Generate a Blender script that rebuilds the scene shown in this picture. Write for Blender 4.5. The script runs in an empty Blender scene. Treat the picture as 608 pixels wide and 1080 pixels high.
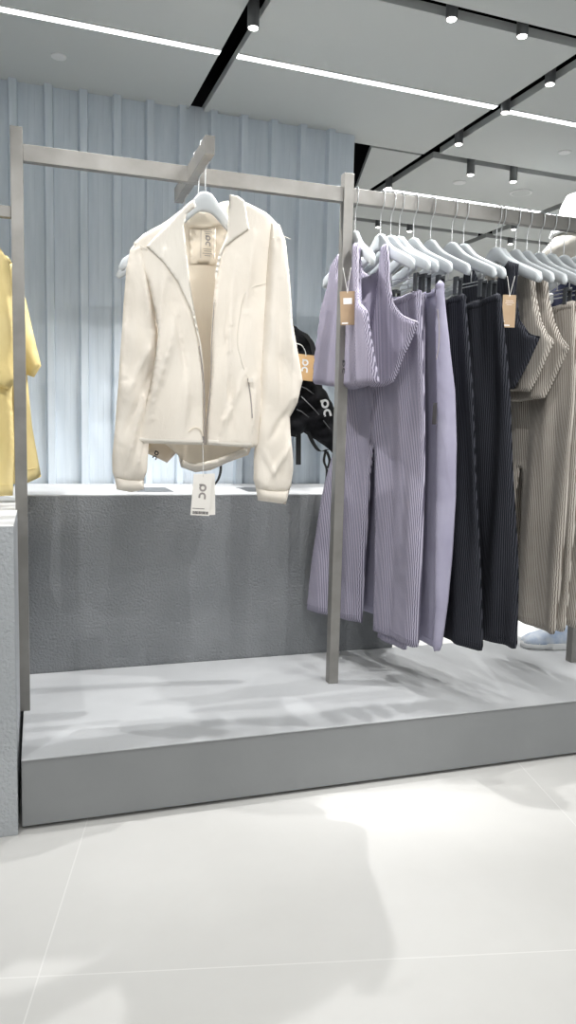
import bpy, bmesh, math, random
import numpy as np
from mathutils import Vector, Matrix
from mathutils.geometry import delaunay_2d_cdt
random.seed(7)
C = bpy.context.scene.collection
PI = math.pi

# ------------------------------------------------------------------ camera
F_PX, YAW, PITCH, ROLL, EYE = 796.0, math.radians(18.4), math.radians(-6.2), math.radians(1.4), 1.1
FW = Vector((math.sin(YAW)*math.cos(PITCH), math.cos(YAW)*math.cos(PITCH), math.sin(PITCH)))
R0 = FW.cross(Vector((0, 0, 1))).normalized(); U0 = R0.cross(FW)
RT = math.cos(ROLL)*R0 + math.sin(ROLL)*U0
UP = -math.sin(ROLL)*R0 + math.cos(ROLL)*U0
cam_d = bpy.data.cameras.new('camera'); cam = bpy.data.objects.new('camera', cam_d); C.objects.link(cam)
m = Matrix.Identity(4)
for i in range(3):
    m[i][0], m[i][1], m[i][2] = RT[i], UP[i], -FW[i]
m[0][3], m[1][3], m[2][3] = 0, 0, EYE
cam.matrix_world = m
cam_d.sensor_fit = 'VERTICAL'; cam_d.sensor_height = 36.0; cam_d.lens = 36.0*F_PX/1080.0
cam_d.clip_start = 0.02
bpy.context.scene.camera = cam

# ------------------------------------------------------------------ world, light, exposure
vs = bpy.context.scene.view_settings
vs.view_transform = 'Standard'; vs.look = 'None'; vs.gamma = 1.0; vs.use_curve_mapping = False
vs.exposure = 0.08
w = bpy.data.worlds.new('world'); bpy.context.scene.world = w; w.use_nodes = True
w.node_tree.nodes['Background'].inputs[0].default_value = (0.93, 0.97, 1.0, 1)
w.node_tree.nodes['Background'].inputs[1].default_value = 0.40

def area(name, loc, target, sx, sy, power, col=(1, 1, 1)):
    l = bpy.data.lights.new(name, 'AREA'); l.shape = 'RECTANGLE'; l.size = sx; l.size_y = sy; l.energy = power; l.color = col
    o = bpy.data.objects.new(name, l); C.objects.link(o); o.location = loc
    o.rotation_euler = (Vector(target)-Vector(loc)).to_track_quat('-Z', 'Y').to_euler()
    return o
def spot(name, loc, target, power, deg=45, blend=0.5, size=0.02, col=(1, 1, 1)):
    l = bpy.data.lights.new(name, 'SPOT'); l.energy = power; l.spot_size = math.radians(deg); l.spot_blend = blend
    l.shadow_soft_size = size; l.color = col
    o = bpy.data.objects.new(name, l); C.objects.link(o); o.location = loc
    o.rotation_euler = (Vector(target)-Vector(loc)).to_track_quat('-Z', 'Y').to_euler()
    return o
# large soft fills added to brighten the scene, in place of ceiling lamps
area('store_fill_light', (0.8, -0.6, 2.42), (0.8, -0.6, 0), 5.0, 2.4, 42, (1, .99, .97))
area('rear_fill_light', (5.2, 4.6, 2.40), (5.2, 4.6, 0), 4.0, 3.0, 60, (1, .99, .97))
# track spots over the aisle, aimed at the clothes
for nm, loc, tgt, p, dg in (
        ('aisle_spot_a', (0.15, 0.95, 2.41), (0.55, 2.3, 1.1), 26, 66),
        ('aisle_spot_e', (0.95, 1.62, 2.43), (0.45, 2.25, 1.2), 13, 70),
        ('platform_fill_spot', (1.45, 1.50, 2.43), (1.75, 2.45, 0.3), 30, 60),  # extra unseen spot, added to brighten the platform's right side
        ('aisle_spot_b', (1.15, 0.85, 2.41), (1.25, 2.4, 1.0), 44, 66),
        ('aisle_spot_c', (2.0, 1.05, 2.41), (1.75, 2.4, 0.9), 40, 64),
        ('aisle_spot_d', (-0.55, 1.3, 2.41), (0.2, 2.6, 0.5), 40, 64)):
    spot(nm, loc, tgt, p, dg, 0.6, 0.006, (1, .995, .985))

# ------------------------------------------------------------------ materials
def newmat(name, col=(.8, .8, .8), rough=.6, metal=0.0, emit=None, es=0.0, spec=None):
    mt = bpy.data.materials.new(name); mt.use_nodes = True
    b = mt.node_tree.nodes['Principled BSDF']
    b.inputs['Base Color'].default_value = (*col, 1); b.inputs['Roughness'].default_value = rough; b.inputs['Metallic'].default_value = metal
    if spec is not None: b.inputs['Specular IOR Level'].default_value = spec
    if emit: b.inputs['Emission Color'].default_value = (*emit, 1); b.inputs['Emission Strength'].default_value = es
    return mt
def noisy(mt, c1, c2, scale, bump=0.0, bscale=None, bdist=0.002, detail=4, coord='Object', stretch=(1, 1, 1), lo=.35, hi=.65):
    nt = mt.node_tree; N = nt.nodes; L = nt.links; b = N['Principled BSDF']
    tc = N.new('ShaderNodeTexCoord'); mp = N.new('ShaderNodeMapping'); mp.inputs['Scale'].default_value = stretch
    L.new(tc.outputs[coord], mp.inputs[0])
    nz = N.new('ShaderNodeTexNoise'); nz.inputs['Scale'].default_value = scale; nz.inputs['Detail'].default_value = detail
    L.new(mp.outputs[0], nz.inputs['Vector'])
    cr = N.new('ShaderNodeValToRGB'); cr.color_ramp.elements[0].position = lo; cr.color_ramp.elements[1].position = hi
    cr.color_ramp.elements[0].color = (*c1, 1); cr.color_ramp.elements[1].color = (*c2, 1)
    L.new(nz.outputs['Fac'], cr.inputs[0]); L.new(cr.outputs[0], b.inputs['Base Color'])
    if bump:
        n2 = N.new('ShaderNodeTexNoise'); n2.inputs['Scale'].default_value = bscale or scale; n2.inputs['Detail'].default_value = 3
        L.new(mp.outputs[0], n2.inputs['Vector'])
        bp = N.new('ShaderNodeBump'); bp.inputs['Strength'].default_value = bump; bp.inputs['Distance'].default_value = bdist
        L.new(n2.outputs['Fac'], bp.inputs['Height']); L.new(bp.outputs[0], b.inputs['Normal'])
    return mt
def ribbed(name, c1, c2, period, rough=.85, bump=.35, wob=.0):
    """pleated knit: dark grooves between light ribs running down the cloth"""
    mt = newmat(name, c1, rough, spec=.2); nt = mt.node_tree; N = nt.nodes; L = nt.links; b = N['Principled BSDF']
    tc = N.new('ShaderNodeTexCoord')
    wv = N.new('ShaderNodeTexWave'); wv.wave_type = 'BANDS'; wv.bands_direction = 'X'
    wv.inputs['Scale'].default_value = 0.314/period; wv.inputs['Distortion'].default_value = wob
    wv.inputs['Detail'].default_value = 1; wv.inputs['Detail Scale'].default_value = .15
    L.new(tc.outputs['Object'], wv.inputs['Vector'])
    cr = N.new('ShaderNodeValToRGB'); cr.color_ramp.elements[0].position = .22; cr.color_ramp.elements[1].position = .62
    cr.color_ramp.elements[0].color = (*c1, 1); cr.color_ramp.elements[1].color = (*c2, 1)
    nz = N.new('ShaderNodeTexNoise'); nz.inputs['Scale'].default_value = 9; L.new(tc.outputs['Object'], nz.inputs['Vector'])
    ad = N.new('ShaderNodeMath'); ad.operation = 'MULTIPLY_ADD'; ad.inputs[1].default_value = .35; ad.inputs[2].default_value = -.17
    L.new(nz.outputs['Fac'], ad.inputs[0])
    sm = N.new('ShaderNodeMath'); sm.operation = 'ADD'; L.new(ad.outputs[0], sm.inputs[0]); L.new(wv.outputs['Fac'], sm.inputs[1])
    L.new(sm.outputs[0], cr.inputs[0]); L.new(cr.outputs[0], b.inputs['Base Color'])
    bp = N.new('ShaderNodeBump'); bp.inputs['Strength'].default_value = bump; bp.inputs['Distance'].default_value = .002
    L.new(wv.outputs['Fac'], bp.inputs['Height']); L.new(bp.outputs[0], b.inputs['Normal'])
    return mt
def cloth(name, c1, c2, scale=6, fine=700, bump=.25, rough=.9, wrinkle=.28):
    mt = noisy(newmat(name, c1, rough, spec=.15), c1, c2, scale, bump, fine, .0008)
    nt = mt.node_tree; N = nt.nodes; L = nt.links; b = N['Principled BSDF']
    fine_bump = [n for n in N if n.type == 'BUMP'][0]; tc = [n for n in N if n.type == 'TEX_COORD'][0]
    mp = N.new('ShaderNodeMapping'); mp.inputs['Scale'].default_value = (1, 1, .45); mp.inputs['Rotation'].default_value = (0, .35, 0); L.new(tc.outputs['Object'], mp.inputs[0])
    nz = N.new('ShaderNodeTexNoise'); nz.inputs['Scale'].default_value = 16; nz.inputs['Detail'].default_value = 3; nz.inputs['Distortion'].default_value = .6
    L.new(mp.outputs[0], nz.inputs['Vector'])
    bp = N.new('ShaderNodeBump'); bp.inputs['Strength'].default_value = wrinkle; bp.inputs['Distance'].default_value = .02
    L.new(nz.outputs['Fac'], bp.inputs['Height']); L.new(bp.outputs[0], fine_bump.inputs['Normal'])
    return mt

M = {}
M['rack'] = noisy(newmat('rack_metal', (.26, .25, .235), .42, .35), (.225, .217, .202), (.27, .262, .246), 14)
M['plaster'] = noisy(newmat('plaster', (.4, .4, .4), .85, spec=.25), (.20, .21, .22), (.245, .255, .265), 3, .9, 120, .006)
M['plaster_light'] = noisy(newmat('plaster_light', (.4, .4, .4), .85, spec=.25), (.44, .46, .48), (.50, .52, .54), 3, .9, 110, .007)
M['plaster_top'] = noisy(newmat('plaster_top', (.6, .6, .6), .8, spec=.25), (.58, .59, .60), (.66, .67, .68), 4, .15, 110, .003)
M['cement'] = noisy(newmat('cement', (.3, .3, .3), .55, spec=.35), (.43, .44, .45), (.50, .51, .52), 2.2, .15, 40, .002, 6)  # deck copy of the cement, full overhead light put into its colour
M['cement_shaded'] = noisy(newmat('cement_shaded', (.3, .3, .3), .55, spec=.35), (.25, .258, .262), (.285, .293, .297), 2.2, .15, 40, .002, 6)  # same cement painted darker for the shaded upright face
M['ceil'] = newmat('ceiling_board', (.60, .625, .615), .75, spec=.2)
M['black'] = newmat('black_channel', (.008, .008, .009), 1.0, spec=0.0)
M['fixture'] = newmat('fixture_grey', (.16, .165, .17), .4, .4)
M['lens'] = newmat('spot_lens', (1, 1, 1), .3, emit=(1, .98, .94), es=9)
M['led'] = newmat('led_strip', (1, 1, 1), .5, emit=(.97, .99, 1), es=4.5)
M['white'] = newmat('white_plastic', (.80, .81, .81), .5)
M['hanger'] = newmat('hanger_resin', (.53, .56, .58), .45, spec=.3)
M['wire'] = newmat('hook_steel', (.72, .73, .74), .28, .85)
M['clip'] = newmat('clip_grey', (.05, .055, .06), .35)
M['cream'] = cloth('cream_cloth', (.76, .70, .615), (.81, .755, .675), 5, 420, .5)
M['cream_in'] = cloth('cream_lining', (.74, .66, .545), (.79, .72, .61), 5, 520, .2)
M['cream_smooth'] = cloth('cream_smooth', (.72, .675, .605), (.77, .73, .66), 4, 200, .1)
M['beige'] = cloth('beige_cloth', (.62, .52, .40), (.70, .60, .48), 5, 400, .2)
M['yellow'] = cloth('yellow_cotton', (.78, .62, .27), (.84, .70, .36), 4, 400, .2)
M['lilac'] = ribbed('lilac_rib', (.125, .115, .16), (.44, .415, .51), .0062)
M['lilac_top'] = ribbed('lilac_top_rib', (.125, .115, .16), (.44, .41, .51), .0058)
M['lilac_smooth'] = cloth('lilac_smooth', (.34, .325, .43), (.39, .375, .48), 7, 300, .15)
M['lilac_edge'] = newmat('lilac_edge', (.60, .56, .66), .8)
M['blackrib'] = ribbed('black_rib', (.005, .006, .009), (.040, .042, .053), .0068)
M['blackcloth'] = cloth('black_cloth', (.008, .009, .013), (.02, .021, .028), 8, 500, .3)
M['taupe'] = ribbed('taupe_rib', (.18, .155, .13), (.54, .50, .45), .0068)
M['taupe_pale'] = ribbed('taupe_pale_rib', (.20, .175, .15), (.60, .56, .505), .0066)
M['kraft'] = noisy(newmat('kraft_card', (.4, .27, .15), .8), (.36, .25, .155), (.42, .30, .19), 20)
M['kraft_orange'] = noisy(newmat('kraft_orange_card', (.6, .4, .2), .8), (.62, .38, .17), (.70, .45, .22), 20)
M['paper'] = newmat('white_card', (.82, .79, .74), .7)
M['string'] = newmat('white_string', (.82, .81, .78), .7)
M['print'] = newmat('dark_print', (.06, .055, .06), .7)
M['print_grey'] = newmat('grey_print', (.32, .29, .28), .7)
M['print_white'] = newmat('white_print', (.85, .85, .85), .6)
M['brown'] = newmat('brown_label', (.25, .17, .11), .7)
M['nylon'] = noisy(newmat('black_nylon', (.01, .01, .01), .85, spec=.15), (.003, .003, .004), (.012, .012, .014), 30, .9, 45, .004)
M['strap'] = newmat('black_webbing', (.008, .008, .009), .7)
M['skin_white'] = newmat('mannequin_white', (.80, .80, .80), .45)
M['capwhite'] = cloth('white_knit', (.76, .78, .80), (.84, .86, .88), 12, 200, .4)
M['navy'] = newmat('navy_cloth', (.02, .025, .06), .85)
M['blueknit'] = noisy(newmat('pale_blue_knit', (.5, .6, .75), .8), (.42, .52, .70), (.74, .79, .86), 18, .4, 90)
M['galv'] = None
# corrugated sheet: pale blue grey zinc with fine vertical drawing marks
g = newmat('zinc_sheet', (.5, .54, .58), .42, .12); M['galv'] = noisy(g, (.63, .70, .765), (.71, .775, .84), 9, .08, 60, .001, 5, 'Object', (5, 1, .5), .3, .7)

# floor: large pale tiles turned 12 degrees from the rack, thin joints
fl = newmat('floor_tile', (.7, .7, .68), .42, spec=.35)
nt = fl.node_tree; N = nt.nodes; L = nt.links; b = N['Principled BSDF']
tc = N.new('ShaderNodeTexCoord'); mp = N.new('ShaderNodeMapping'); mp.inputs['Rotation'].default_value = (0, 0, math.radians(12.4))
mp.vector_type = 'POINT'; L.new(tc.outputs['Object'], mp.inputs[0])
sx = N.new('ShaderNodeSeparateXYZ'); L.new(mp.outputs[0], sx.inputs[0])
TA = math.radians(12.4)
jx = (0.106*math.cos(TA)-2.012*math.sin(TA)); jy = (0.106*0) + (-.083*math.sin(TA)+1.496*math.cos(TA))
outs = []
for ax, off in (('X', jx), ('Y', jy)):
    a = N.new('ShaderNodeMath'); a.operation = 'SUBTRACT'; a.inputs[1].default_value = off-1.38*20+.69; L.new(sx.outputs[ax], a.inputs[0])
    d = N.new('ShaderNodeMath'); d.operation = 'MODULO'; d.inputs[1].default_value = 1.38; L.new(a.outputs[0], d.inputs[0])
    s = N.new('ShaderNodeMath'); s.operation = 'SUBTRACT'; s.inputs[1].default_value = .69; L.new(d.outputs[0], s.inputs[0])
    ab = N.new('ShaderNodeMath'); ab.operation = 'ABSOLUTE'; L.new(s.outputs[0], ab.inputs[0])
    lt = N.new('ShaderNodeMath'); lt.operation = 'LESS_THAN'; lt.inputs[1].default_value = .0016; L.new(ab.outputs[0], lt.inputs[0]); outs.append(lt)
mx = N.new('ShaderNodeMath'); mx.operation = 'MAXIMUM'; L.new(outs[0].outputs[0], mx.inputs[0]); L.new(outs[1].outputs[0], mx.inputs[1])
nz = N.new('ShaderNodeTexNoise'); nz.inputs['Scale'].default_value = 1.6; nz.inputs['Detail'].default_value = 8; nz.inputs['Roughness'].default_value = .6
L.new(tc.outputs['Object'], nz.inputs['Vector'])
cr = N.new('ShaderNodeValToRGB'); cr.color_ramp.elements[0].position = .3; cr.color_ramp.elements[1].position = .7
cr.color_ramp.elements[0].color = (.66, .652, .63, 1); cr.color_ramp.elements[1].color = (.73, .722, .70, 1)
L.new(nz.outputs['Fac'], cr.inputs[0])
mixn = N.new('ShaderNodeMix'); mixn.data_type = 'RGBA'; L.new(mx.outputs[0], mixn.inputs['Factor'])
L.new(cr.outputs[0], mixn.inputs['A']); mixn.inputs['B'].default_value = (.80, .79, .77, 1)
L.new(mixn.outputs['Result'], b.inputs['Base Color'])
M['floor'] = fl

# ------------------------------------------------------------------ helpers
def obj(name, bm, mat, parent=None, smooth=False):
    me = bpy.data.meshes.new(name)
    bmesh.ops.recalc_face_normals(bm, faces=bm.faces)
    if smooth:
        for f in bm.faces: f.smooth = True
    bm.to_mesh(me); bm.free()
    me.materials.append(M[mat] if isinstance(mat, str) else mat)
    o = bpy.data.objects.new(name, me); C.objects.link(o)
    if parent: o.parent = parent
    return o
def thing(name, label, cat, loc=(0, 0, 0), rot=0.0, group=None):
    o = bpy.data.objects.new(name, None); C.objects.link(o); o.empty_display_size = .05
    o.location = loc; o.rotation_euler = (0, 0, rot); o['label'] = label; o['category'] = cat
    if group: o['group'] = group
    return o
def tag(o, label, cat, group=None):
    o['label'] = label; o['category'] = cat
    if group: o['group'] = group
    return o
def struct(name, bm, mat):
    o = obj(name, bm, mat); o['kind'] = 'structure'; return o
def box(bm, x0, x1, y0, y1, z0, z1, bev=0.0):
    b2 = bmesh.new()
    bmesh.ops.create_cube(b2, size=1)
    for v in b2.verts: v.co = Vector(((x0+x1)/2+v.co.x*(x1-x0), (y0+y1)/2+v.co.y*(y1-y0), (z0+z1)/2+v.co.z*(z1-z0)))
    if bev: bmesh.ops.bevel(b2, geom=list(b2.edges), offset=bev, segments=2, affect='EDGES', profile=.6)
    me = bpy.data.meshes.new('t'); b2.to_mesh(me); b2.free(); bm.from_mesh(me); bpy.data.meshes.remove(me)
    return bm
def bx(*a, bev=0.0): return box(bmesh.new(), *a, bev=bev)
def prism(bm, poly, z0, z1):
    lo = [bm.verts.new((x, y, z0)) for x, y in poly]; hi = [bm.verts.new((x, y, z1)) for x, y in poly]
    n = len(poly); bm.faces.new(lo[::-1]); bm.faces.new(hi)
    for i in range(n): bm.faces.new((lo[i], lo[(i+1) % n], hi[(i+1) % n], hi[i]))
    return bm
def catmull(pts, n=8, closed=False):
    P = [Vector(p) for p in pts]; out = []; k = len(P)
    rng = range(k if closed else k-1)
    for i in rng:
        if closed: a, b_, c, d = P[(i-1) % k], P[i], P[(i+1) % k], P[(i+2) % k]
        else: a, b_, c, d = P[max(i-1, 0)], P[i], P[i+1], P[min(i+2, k-1)]
        for j in range(n):
            t = j/n
            out.append(.5*((2*b_)+(c-a)*t+(2*a-5*b_+4*c-d)*t*t+(3*b_-a-3*c+d)*t**3))
    if not closed: out.append(P[-1])
    return out
def tube(bm, pts, r, seg=8, cap=True):
    pts = [Vector(p) for p in pts]; rings = []; prev = None
    rr = r if isinstance(r, (list, tuple)) else [r]*len(pts)
    for i, p in enumerate(pts):
        t = (pts[min(i+1, len(pts)-1)]-pts[max(i-1, 0)]).normalized()
        if prev is None:
            a = t.cross(Vector((0, 0, 1)));
            if a.length < .1: a = t.cross(Vector((1, 0, 0)))
            a.normalize()
        else:
            a = (prev - t*prev.dot(t)).normalized()
        prev = a; b_ = t.cross(a)
        rings.append([bm.verts.new(p+rr[i]*(math.cos(2*PI*k/seg)*a+math.sin(2*PI*k/seg)*b_)) for k in range(seg)])
    for i in range(len(rings)-1):
        for k in range(seg): bm.faces.new((rings[i][k], rings[i][(k+1) % seg], rings[i+1][(k+1) % seg], rings[i+1][k]))
    if cap: bm.faces.new(rings[0][::-1]); bm.faces.new(rings[-1])
    return bm
def ribbon(bm, pts, wdir, width, th):
    """flat strap along pts, wide along wdir"""
    pts = [Vector(p) for p in pts]; wd = Vector(wdir).normalized(); rings = []
    for i, p in enumerate(pts):
        t = (pts[min(i+1, len(pts)-1)]-pts[max(i-1, 0)]).normalized(); n = t.cross(wd)
        n = n.normalized() if n.length > 1e-4 else Vector((0, 1, 0))
        rings.append([bm.verts.new(p+wd*a*width/2+n*c*th/2) for a, c in ((-1, -1), (1, -1), (1, 1), (-1, 1))])
    for i in range(len(rings)-1):
        for k in range(4): bm.faces.new((rings[i][k], rings[i][(k+1) % 4], rings[i+1][(k+1) % 4], rings[i+1][k]))
    bm.faces.new(rings[0][::-1]); bm.faces.new(rings[-1]); return bm
def loft(bm, rings, seg=24, power=2.0):
    """rings: (cx, cy, z, rx, ry) horizontal superellipses"""
    R = []
    for cx, cy, z, rx, ry in rings:
        row = []
        for k in range(seg):
            a = 2*PI*k/seg; c, s = math.cos(a), math.sin(a)
            row.append(bm.verts.new((cx+rx*math.copysign(abs(c)**(2/power), c), cy+ry*math.copysign(abs(s)**(2/power), s), z)))
        R.append(row)
    for i in range(len(R)-1):
        for k in range(seg): bm.faces.new((R[i][k], R[i][(k+1) % seg], R[i+1][(k+1) % seg], R[i+1][k]))
    bm.faces.new(R[0][::-1]); bm.faces.new(R[-1]); return bm
def px(x, y, Y, root=(0, 0, 0)):
    """the point of the upright plane at depth Y that the photograph shows at pixel x, y"""
    d = FW + RT*((x-304)/F_PX) + UP*((540-y)/F_PX); t = Y/d.y
    return Vector((d.x*t-root[0], Y-root[1], EYE+d.z*t-root[2]))
def px2(pts, Y, root):
    out = []
    for x, y in pts:
        p = px(x, y, Y, root); out.append((p.x, p.z))
    return out

def inside(P, poly):
    x, y = P[:, 0], P[:, 1]; c = np.zeros(len(P), bool); n = len(poly)
    for i in range(n):
        x1, y1 = poly[i]; x2, y2 = poly[(i+1) % n]
        cond = ((y1 > y) != (y2 > y))
        with np.errstate(divide='ignore', invalid='ignore'):
            xi = (x2-x1)*(y-y1)/((y2-y1) if y2 != y1 else 1e-9)+x1
        c ^= cond & (x < xi)
    return c
def edge_dist(P, poly):
    d = np.full(len(P), 1e9); n = len(poly)
    for i in range(n):
        a = np.array(poly[i]); b_ = np.array(poly[(i+1) % n]); ab = b_-a; L2 = max(ab@ab, 1e-12)
        t = np.clip(((P-a)@ab)/L2, 0, 1); q = a+t[:, None]*ab
        d = np.minimum(d, np.hypot(*(P-q).T))
    return d
def pillow(outline, t, res=.012, fold=None, er=None, smooth_line=False, tmin=.0):
    """cloth shape: closed outline in (s,z), two sheets t apart that meet in a rounded edge; fold(s,z) pushes both sheets in local y"""
    if smooth_line: outline = [tuple(p)[:2] for p in catmull([(a, b_, 0) for a, b_ in outline], 5, True)]
    er = er or max(t*.7, .006)
    ring = []
    for i in range(len(outline)):
        a = np.array(outline[i]); b_ = np.array(outline[(i+1) % len(outline)]); n = max(1, int(round(np.hypot(*(b_-a))/res)))
        for k in range(n): ring.append(tuple(a+(b_-a)*k/n))
    A = np.array(ring); lo = A.min(0); hi = A.max(0)
    gx, gy = np.meshgrid(np.arange(lo[0]+res/2, hi[0], res), np.arange(lo[1]+res/2, hi[1], res))
    gx[::2] += res/2; G = np.stack([gx.ravel(), gy.ravel()], 1)
    G = G[inside(G, ring)]
    if len(G): G = G[edge_dist(G, ring) > res*.55]
    allp = [Vector(p) for p in ring]+[Vector(tuple(p)) for p in G]; nr = len(ring)
    vo, eo, fo, ov, oe, of_ = delaunay_2d_cdt(allp, [(i, (i+1) % nr) for i in range(nr)], [], 1, 1e-6)
    V = np.array([(v[0], v[1]) for v in vo]); D = edge_dist(V, ring)
    bm = bmesh.new(); fr = []; bk = []
    for i, (s, z) in enumerate(V):
        e = D[i] < 1e-5
        k = math.sqrt(max(0, 1-(1-min(D[i]/er, 1))**2)); h = (tmin+(t-tmin)*k)/2
        f = fold(s, z) if fold else 0.0
        if e and tmin <= 0:
            v = bm.verts.new((s, f, z)); fr.append(v); bk.append(v)
        else:
            fr.append(bm.verts.new((s, f-h, z))); bk.append(bm.verts.new((s, f+h, z)))
    for f in fo:
        if len(f) < 3: continue
        try: bm.faces.new([fr[i] for i in f])
        except ValueError: pass
        try: bm.faces.new([bk[i] for i in f][::-1])
        except ValueError: pass
    if tmin > 0:
        cnt = {}
        for f in fo:
            for a, b_ in zip(f, f[1:]+f[:1]): cnt[(min(a, b_), max(a, b_))] = cnt.get((min(a, b_), max(a, b_)), 0)+1
        for (a, b_), c in cnt.items():
            if c == 1: bm.faces.new((fr[a], fr[b_], bk[b_], bk[a]))
    return bm

def logo_bm(h, th=.0006):
    """ring with a short bar at its upper left, and an arch open below it; centred, facing -y, h tall"""
    bm = bmesh.new(); r = h*.17; wd = h*.055
    def arc(cx, cz, a0, a1, n):
        prev = None
        for i in range(n+1):
            a = a0+(a1-a0)*i/n
            q = [bm.verts.new((cx+math.cos(a)*(r+s*wd), y, cz+math.sin(a)*(r+s*wd))) for s, y in ((-1, -th), (1, -th), (1, 0), (-1, 0))]
            if prev:
                for k in range(4): bm.faces.new((prev[k], prev[(k+1) % 4], q[(k+1) % 4], q[k]))
            prev = q
    arc(0, h*.25, 0, 2*PI, 24)
    box(bm, -r*1.35, -r*.1, -th, 0, h*.25+r-wd, h*.25+r+wd)
    arc(0, -h*.25, -.15, PI+.15, 14)
    box(bm, r-wd, r+wd, -th, 0, -h*.42, -h*.25); box(bm, -r-wd, -r+wd, -th, 0, -h*.36, -h*.25)
    return bm

# ------------------------------------------------------------------ the room
struct('floor', bx(-5, 9, -4, 10, -.05, 0), 'floor')
CA = .028
def uv(u, v):   # ceiling grid runs a touch off the rack's direction
    return (u-CA*v, v+CA*u)
ZC = 2.455
bm = bmesh.new()
us = [(-5, .722), (.787, 1.90), (1.968, 3.02), (3.085, 4.15), (4.22, 9)]
vs_ = [(-4, -1.15), (-1.08, .55), (.62, 2.24), (2.305, 3.372), (3.432, 4.54), (4.61, 6.2), (6.27, 9.5)]
for i, (u0, u1) in enumerate(us):
    for j, (v0, v1) in enumerate(vs_):
        if i == 0 and j == 2: v1 = 2.3
        if (i == 0 and j >= 4) or (i == 1 and j == 4): continue
        if i == 0 and j == 3: v0 = 2.3
        if i <= 1 and j == 3: v1 = 3.41 - (0.0 if i else 0.0)
        prism(bm, [uv(u0, v0), uv(u1, v0), uv(u1, v1), uv(u0, v1)], ZC, ZC+.03)
prism(bm, [uv(1.63, 3.432), uv(1.90, 3.432), uv(1.90, 4.25)], ZC, ZC+.03)
struct('ceiling', bm, 'ceil')
bm = bmesh.new(); box(bm, -5.2, 9.2, -4.2, 10.2, 2.60, 2.66)
struct('ceiling_void', bm, 'black')
# corrugated metal wall
bm = bmesh.new(); prof = []
WY = 3.37; x = -.08-.136*8
prof.append((x-.1, WY))
while x < 1.35:
    prof += [(x-.022, WY), (x-.015, WY-.032), (x+.013, WY-.032), (x+.019, WY), (x+.055, WY), (x+.057, WY-.0008), (x+.059, WY), (x+.078, WY), (x+.080, WY-.0008), (x+.082, WY)]
    x += .136
prof = [p for p in prof if p[0] < 1.40]+[(1.40, WY)]
lo = [bm.verts.new((a, b_, .80)) for a, b_ in prof]; hi = [bm.verts.new((a, b_, 2.47)) for a, b_ in prof]
lb = [bm.verts.new((a, WY+.02, .80)) for a, b_ in prof]; hb = [bm.verts.new((a, WY+.02, 2.47)) for a, b_ in prof]
for i in range(len(prof)-1):
    bm.faces.new((lo[i], lo[i+1], hi[i+1], hi[i])); bm.faces.new((lb[i+1], lb[i], hb[i], hb[i+1]))
    bm.faces.new((hi[i], hi[i+1], hb[i+1], hb[i])); bm.faces.new((lb[i], lb[i+1], lo[i+1], lo[i]))
bm.faces.new((lo[-1], lb[-1], hb[-1], hi[-1])); bm.faces.new((lb[0], lo[0], hi[0], hb[0]))
struct('wall_back', bm, 'galv')
struct('wall_back_core', bx(-1.3, 1.40, WY+.022, WY+.12, 0, 2.47), 'fixture')
struct('wall_far', bx(-2, 9, 9.4, 9.5, 0, 2.6), 'white')

# plaster ledge, side block, platform
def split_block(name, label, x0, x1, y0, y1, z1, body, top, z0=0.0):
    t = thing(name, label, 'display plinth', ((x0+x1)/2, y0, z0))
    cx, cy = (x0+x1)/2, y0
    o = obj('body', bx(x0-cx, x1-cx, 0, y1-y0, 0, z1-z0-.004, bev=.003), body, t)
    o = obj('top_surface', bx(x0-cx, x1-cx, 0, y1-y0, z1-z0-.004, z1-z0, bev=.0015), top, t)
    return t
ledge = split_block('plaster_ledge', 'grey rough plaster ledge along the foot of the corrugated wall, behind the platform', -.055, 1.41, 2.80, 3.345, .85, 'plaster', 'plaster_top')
for k, (x0, x1) in enumerate(((.36, .50), (.80, .94))):
    obj('floor_socket', bx(x0-.6775, x1-.6775, .11, .33, .8495, .8512, bev=.0004), 'fixture', ledge)
split_block('plaster_block', 'pale rough plaster block at the left end of the platform, under the yellow shirts', -1.3, -.062, 2.045, 3.345, .838, 'plaster_light', 'plaster_top')
plat = thing('display_platform', 'low smooth grey cement platform carrying the clothes rack', 'platform', (1.2, 2.06, 0))
obj('plinth', bx(-1.252, 2.2, .004, .735, 0.012, .198, bev=.002), 'cement_shaded', plat)
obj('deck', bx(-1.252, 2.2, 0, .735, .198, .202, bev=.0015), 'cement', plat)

# ------------------------------------------------------------------ ceiling fittings
def spotlight(u, v, z, label, on=True, tilt=(0, 0), pw=None):
    X, Y = uv(u, v); t = thing('track_spotlight', label, 'spotlight', (X, Y, z), 0, 'cylindrical ceiling track spotlights')
    bm = bmesh.new(); loft(bm, [(0, 0, .0, .0185, .0185), (0, 0, .002, .0195, .0195), (0, 0, .085, .0195, .0195), (0, 0, .088, .017, .017)], 20)
    obj('housing', bm, 'fixture', t, False)
    bm = bmesh.new(); loft(bm, [(0, 0, -.002, .015, .015), (0, 0, .001, .0165, .0165)], 20); obj('lens', bm, 'lens', t)
    bm = bmesh.new(); loft(bm, [(0, 0, .088, .006, .006), (0, 0, .145, .006, .006)], 10); obj('stem', bm, 'black', t)
    s_ = spot('spot_beam', (X, Y, z-.012), (X+tilt[0], Y+tilt[1], z-1.5), pw or 50, 88, .5, .006, (1, .995, .985)); 
    return t
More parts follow.
